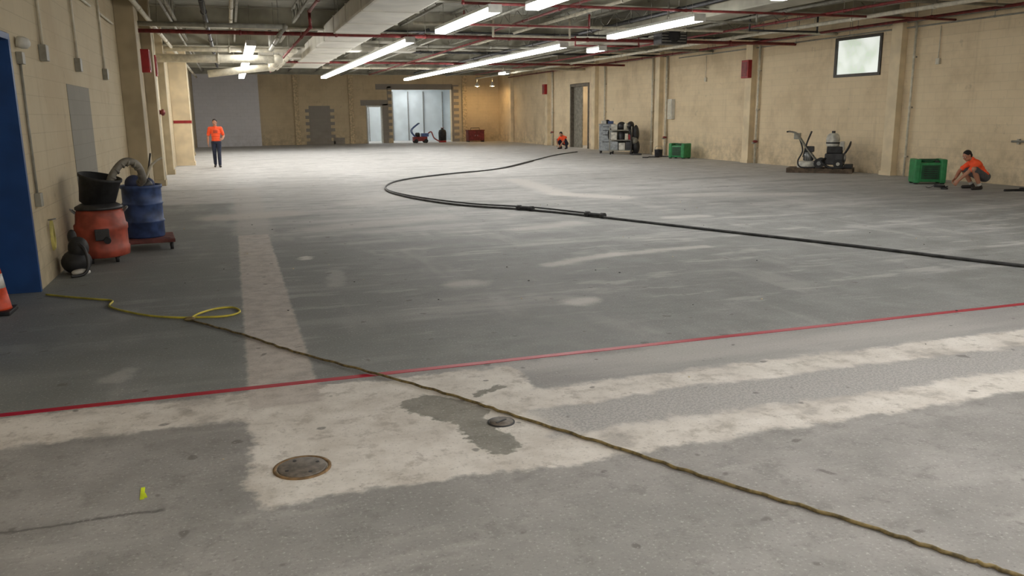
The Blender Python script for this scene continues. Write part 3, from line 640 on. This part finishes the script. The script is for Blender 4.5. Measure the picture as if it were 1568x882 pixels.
m.tube([(-0.3,0,0.78),(-0.3,0,0.9),(0.3,0,0.9),(0.3,0,0.78)],0.02,dark,smooth=False); m.done('storage_chest',(15.3,52.9,0))

# ---------------------------------------------------------------- people
skin=M('skin',(176,124,98),0.55,0,0.06); orange=M('orange_shirt',(252,90,44),0.7,0,0.05); jeans=M('dark_jeans',(40,46,66),0.8,0,0.15,20.0)
shorts=M('grey_shorts',(84,84,86),0.8,0,0.12); shoe=M('work_boots',(40,36,34),0.6); hair=M('dark_hair',(30,24,22),0.8); sock=M('socks',(190,188,182),0.8)
eyew=M('eye_white',(225,222,215),0.3); eyed=M('eye_dark',(22,16,14),0.2); lips=M('lips',(148,84,74),0.5); printm=M('shirt_print',(70,44,44),0.7)
class Body:
    def __init__(s): s.p=[]
    def cap(s,a,b,r1,r2,m): s.p.append(('c',Vector(a),Vector(b),r1,r2,m))
    def ell(s,c,r,R,m): s.p.append(('e',Vector(c),Vector(r),R.copy(),None,m))
def basis(side,up):
    u=Vector(up).normalized(); sd=Vector(side); sd=(sd-u*sd.dot(u)).normalized(); f=u.cross(sd)
    return Matrix((sd,f,u)).transposed()
def hand(B,w,d,n,side,curl=0.6,m=None):
    d=Vector(d).normalized(); n=Vector(n); n=(n-d*n.dot(d)).normalized(); t=Vector(side); t=(t-d*t.dot(d)-n*t.dot(n)).normalized()
    w=Vector(w)
    R=Matrix((t,n,d)).transposed()
    B.ell(w+d*0.05,(0.042,0.018,0.052),R,skin)
    for i,(L,o) in enumerate(((0.068,0.033),(0.078,0.011),(0.072,-0.011),(0.056,-0.033))):
        b=w+d*0.082+t*o; a1=curl*0.5; a2=curl*1.3
        m1=b+(d*math.cos(a1)+n*math.sin(a1))*L*0.5; e=m1+(d*math.cos(a2)+n*math.sin(a2))*L*0.5
        B.cap(b-d*0.02,m1,0.0100,0.0092,skin); B.cap(m1,e,0.0092,0.008,skin)
    b=w+d*0.025+t*0.032; m1=b+(d*0.6+t*0.7+n*0.25).normalized()*0.04; e=m1+(d*0.85+t*0.2+n*0.45).normalized()*0.032
    B.cap(b,m1,0.0125,0.011,skin); B.cap(m1,e,0.011,0.009,skin)
def person(name,J,loc,rz,legm,short=False):
    B=Body(); V=Vector
    pel,che,nek,hd=[V(J[k]) for k in ('pelvis','chest','neck','head')]; side=V(J['side'])
    up=(che-pel); R=basis(side,up)
    for t,w,d in ((0.12,0.155,0.115),(0.35,0.145,0.108),(0.6,0.155,0.112),(0.85,0.172,0.118),(1.02,0.165,0.108)):
        B.ell(pel.lerp(che,t),(w,d,0.11),R,orange)
    B.ell(pel,(0.16,0.12,0.105),R,legm)
    B.cap(che.lerp(nek,0.3),nek,0.085,0.065,orange); B.cap(nek,hd-V(J['hu'])*0.05,0.056,0.052,skin)
    for s_ in ('L','R'):
        sh,el,wr=[V(J[k+s_]) for k in ('sh','el','wr')]
        B.cap(che.lerp(nek,0.55),sh,0.075,0.068,orange); B.cap(sh,sh.lerp(el,0.72),0.066,0.06,orange)
        B.cap(sh.lerp(el,0.6),el,0.047,0.042,skin); B.cap(el,el.lerp(wr,0.35),0.043,0.042,skin); B.cap(el.lerp(wr,0.35),wr,0.042,0.027,skin)
        hand(B,wr,J['hd'+s_],J['hn'+s_],J['ht'+s_],J.get('curl',0.6))
        hp,kn,an,to=[V(J[k+s_]) for k in ('hp','kn','an','to')]
        if short:
            B.cap(hp,hp.lerp(kn,0.88),0.095,0.082,legm); B.cap(hp.lerp(kn,0.6),kn,0.066,0.058,skin)
            B.cap(kn,kn.lerp(an,0.35),0.056,0.058,skin); B.cap(kn.lerp(an,0.35),an,0.058,0.038,skin); B.cap(kn.lerp(an,0.82),an,0.043,0.045,sock)
        else:
            B.cap(hp,kn,0.092,0.066,legm); B.cap(kn,kn.lerp(an,0.3),0.066,0.066,legm); B.cap(kn.lerp(an,0.3),kn.lerp(an,0.96),0.066,0.055,legm)
        fd=(to-an); fd.z=0; fd.normalize(); g0=V((an.x,an.y,an.z-0.045))
        B.cap(an,g0-fd*0.03,0.047,0.042,shoe); B.cap(g0-fd*0.035,V((to.x,to.y,to.z)),0.042,0.036,shoe)
    hu=V(J['hu']).normalized(); hf=V(J['hf']); hf=(hf-hu*hf.dot(hu)).normalized(); hs=hf.cross(hu); H3=Matrix((hs,hf,hu)).transposed()
    at=lambda a,b,c: hd+hs*a+hf*b+hu*c
    B.ell(at(0,0,0.02),(0.074,0.092,0.092),H3,skin); B.ell(at(0,0.022,-0.05),(0.056,0.066,0.062),H3,skin); B.ell(at(0,0.06,-0.088),(0.026,0.024,0.02),H3,skin)
    B.cap(at(0,0.086,0.015),at(0,0.108,-0.022),0.009,0.014,skin)
    B.cap(at(-0.035,0.082,0.028),at(0.035,0.082,0.028),0.011,0.011,skin); B.cap(at(-0.018,0.084,-0.055),at(0.018,0.084,-0.055),0.009,0.009,lips)
    for s_ in (-1,1): B.ell(at(s_*0.076,-0.005,-0.005),(0.011,0.02,0.032),H3,skin)
    B.ell(at(0,-0.018,0.042),(0.082,0.094,0.086),H3,hair); B.ell(at(0,-0.055,-0.005),(0.072,0.052,0.07),H3,hair)
    tmp=MB()
    for q in B.p:
        t=bmesh.new()
        if q[0]=='e':
            bmesh.ops.create_uvsphere(t,u_segments=20,v_segments=12,radius=1.0); bmesh.ops.scale(t,vec=q[2],verts=t.verts)
            tmp.add(t,skin,Matrix.Translation(q[1])@q[3].to_4x4())
        else:
            t.free(); a,b,r1,r2=q[1],q[2],q[3],q[4]; L=(b-a).length
            prof=[(r1*math.sin(k*math.pi/12),-r1*math.cos(k*math.pi/12)) for k in range(0,7)]+[(r2*math.cos(k*math.pi/12),L+r2*math.sin(k*math.pi/12)) for k in range(0,7)]
            tmp.lathe(a,prof,skin,16,axis=(b-a))
    o=tmp.done(name+'_tmp')
    r=o.modifiers.new('r','REMESH'); r.mode='VOXEL'; r.voxel_size=0.0065; r.use_smooth_shade=True
    sm=o.modifiers.new('s','SMOOTH'); sm.factor=0.5; sm.iterations=3
    dg=bpy.context.evaluated_depsgraph_get(); me=bpy.data.meshes.new_from_object(o.evaluated_get(dg))
    bpy.data.objects.remove(o)
    me.materials.clear(); ml=[]
    for q in B.p:
        if q[5] not in ml: ml.append(q[5])
    ml+= [x for x in (eyew,eyed,printm) if x not in ml]
    for x_ in ml: me.materials.append(x_)
    n=len(me.polygons); C=np.empty(n*3); me.polygons.foreach_get('center',C); C=C.reshape(-1,3)
    best=np.full(n,1e9); idx=np.zeros(n,dtype=np.int32)
    for q in B.p:
        if q[0]=='c':
            a=np.array(q[1]);ab=np.array(q[2])-a; l2=max(ab@ab,1e-9); t=np.clip(((C-a)@ab)/l2,0,1)
            d=np.linalg.norm(C-a-t[:,None]*ab,axis=1)-(q[3]+(q[4]-q[3])*t)
        else:
            rr=np.array(q[2]); Rm=np.array(q[3]); qq=(C-np.array(q[1]))@Rm; k=np.linalg.norm(qq/rr,axis=1); k2=np.linalg.norm(qq/(rr*rr),axis=1); d=k*(k-1)/np.maximum(k2,1e-6)
        k=d<best; best[k]=d[k]; idx[k]=ml.index(q[5])
    if J.get('print'):
        k=(idx==ml.index(orange))&(C[:,1]<-0.06)&(np.abs(C[:,0])<0.075)&(C[:,2]>1.2)&(C[:,2]<1.31)&(np.sin(C[:,2]*150)>-0.2)
        idx[k]=ml.index(printm)
    me.polygons.foreach_set('material_index',idx); me.polygons.foreach_set('use_smooth',np.ones(n,dtype=bool))
    bm=bmesh.new(); bm.from_mesh(me)
    zmin=min(v.co.z for v in bm.verts)
    for s_ in (-1,1):
        for rr,mm,off in ((0.0115,eyew,0.0),(0.006,eyed,0.008)):
            t=bmesh.ops.create_uvsphere(bm,u_segments=12,v_segments=8,radius=rr,matrix=Matrix.Translation(at(s_*0.03,0.083+off,0.005)))
            for v in t['verts']:
                for f_ in v.link_faces: f_.material_index=ml.index(mm); f_.smooth=True
    for v in bm.verts: v.co.z-=zmin
    bm.to_mesh(me); bm.free(); me.name=name
    ob=bpy.data.objects.new(name,me); ob.location=loc; ob.rotation_euler=(0,0,rz); bpy.context.scene.collection.objects.link(ob)
    return ob
walk=dict(pelvis=(0,0.01,.90),chest=(0,-.02,1.27),neck=(0,-.03,1.42),head=(0,-.06,1.57),hu=(0,-.15,1),hf=(-0.15,-1,-.15),side=(1,0,0),print=True,
  shL=(-.185,-.01,1.36),elL=(-.265,.04,1.08),wrL=(-.27,-.06,.85),hdL=(0.0,-.25,-1),hnL=(1,0,0),htL=(0,-1,0),
  shR=(.185,-.01,1.36),elR=(.265,.03,1.09),wrR=(.21,-.19,.98),hdR=(-.35,-1,.05),hnR=(-1,0,0.2),htR=(0,0,1),
  hpL=(-.085,0.01,.87),knL=(-.085,-.02,.48),anL=(-.085,.14,.11),toL=(-.10,-.01,.03),
  hpR=(.085,0.01,.87),knR=(.075,-.13,.49),anR=(.07,-.17,.09),toR=(.09,-.33,.04))
person('construction_worker',walk,(-0.53,31.4,0),math.radians(0),jeans)
squat=dict(pelvis=(.13,0,.27),chest=(-.10,0,.56),neck=(-.20,0,.67),head=(-.30,-.02,.745),hu=(-.45,0,.9),hf=(-1,-.25,-.55),side=(0,1,0),
  shL=(-.12,-.18,.58),elL=(-.34,-.22,.40),wrL=(-.50,-.16,.21),hdL=(-.6,.15,-.75),hnL=(.3,.6,-.4),htL=(-.4,.8,.2),
  shR=(-.12,.18,.58),elR=(-.33,.20,.40),wrR=(-.47,.08,.23),hdR=(-.7,-.2,-.6),hnR=(.3,-.6,-.4),htR=(-.4,-.8,.2),curl=0.9,
  hpL=(.10,-.09,.26),knL=(-.24,-.26,.46),anL=(-.05,-.19,.09),toL=(-.22,-.24,.035),
  hpR=(.10,.09,.26),knR=(-.26,.22,.46),anR=(-.05,.17,.09),toR=(-.22,.22,.035))
person('construction_worker',squat,(15.85,14.15,0),math.radians(-22),shorts,True)
person('construction_worker',squat,(16.1,39.3,0),math.radians(30),jeans)
m=MB(); m.lathe((0,0,0.0),[(0.07,0),(0.075,0.01),(0.075,0.035),(0.03,0.05)],dark,24); m.cyl((0.0,0,0.06),(-0.22,0.02,0.08),0.032,black); m.cyl((0.02,0,0.05),(0.02,-0.1,0.07),0.015,black); m.tube([(-0.22,0.02,0.08),(-0.3,0.1,0.03),(-0.2,0.5,0.015)],0.008,black,seg=6)
m.done('angle_grinder',(15.18,14.42,0),-0.4)

# ---------------------------------------------------------------- world, camera
w=bpy.data.worlds.new('World'); bpy.context.scene.world=w; w.use_nodes=True
w.node_tree.nodes['Background'].inputs[0].default_value=(0.7,0.8,0.9,1); w.node_tree.nodes['Background'].inputs[1].default_value=0.5
cam=bpy.data.cameras.new('Camera'); co=bpy.data.objects.new('Camera',cam); bpy.context.scene.collection.objects.link(co)
cam.sensor_width=36; cam.lens=28.7; cam.clip_end=200
co.matrix_world=Matrix.Translation((0,0,1.75))@Matrix.Rotation(math.radians(-18.57),4,'Z')@Matrix.Rotation(math.radians(78.0),4,'X')@Matrix.Rotation(-0.01,4,'Z')
bpy.context.scene.camera=co
bpy.context.scene.view_settings.view_transform='Standard'
bpy.context.scene.view_settings.exposure=0.0
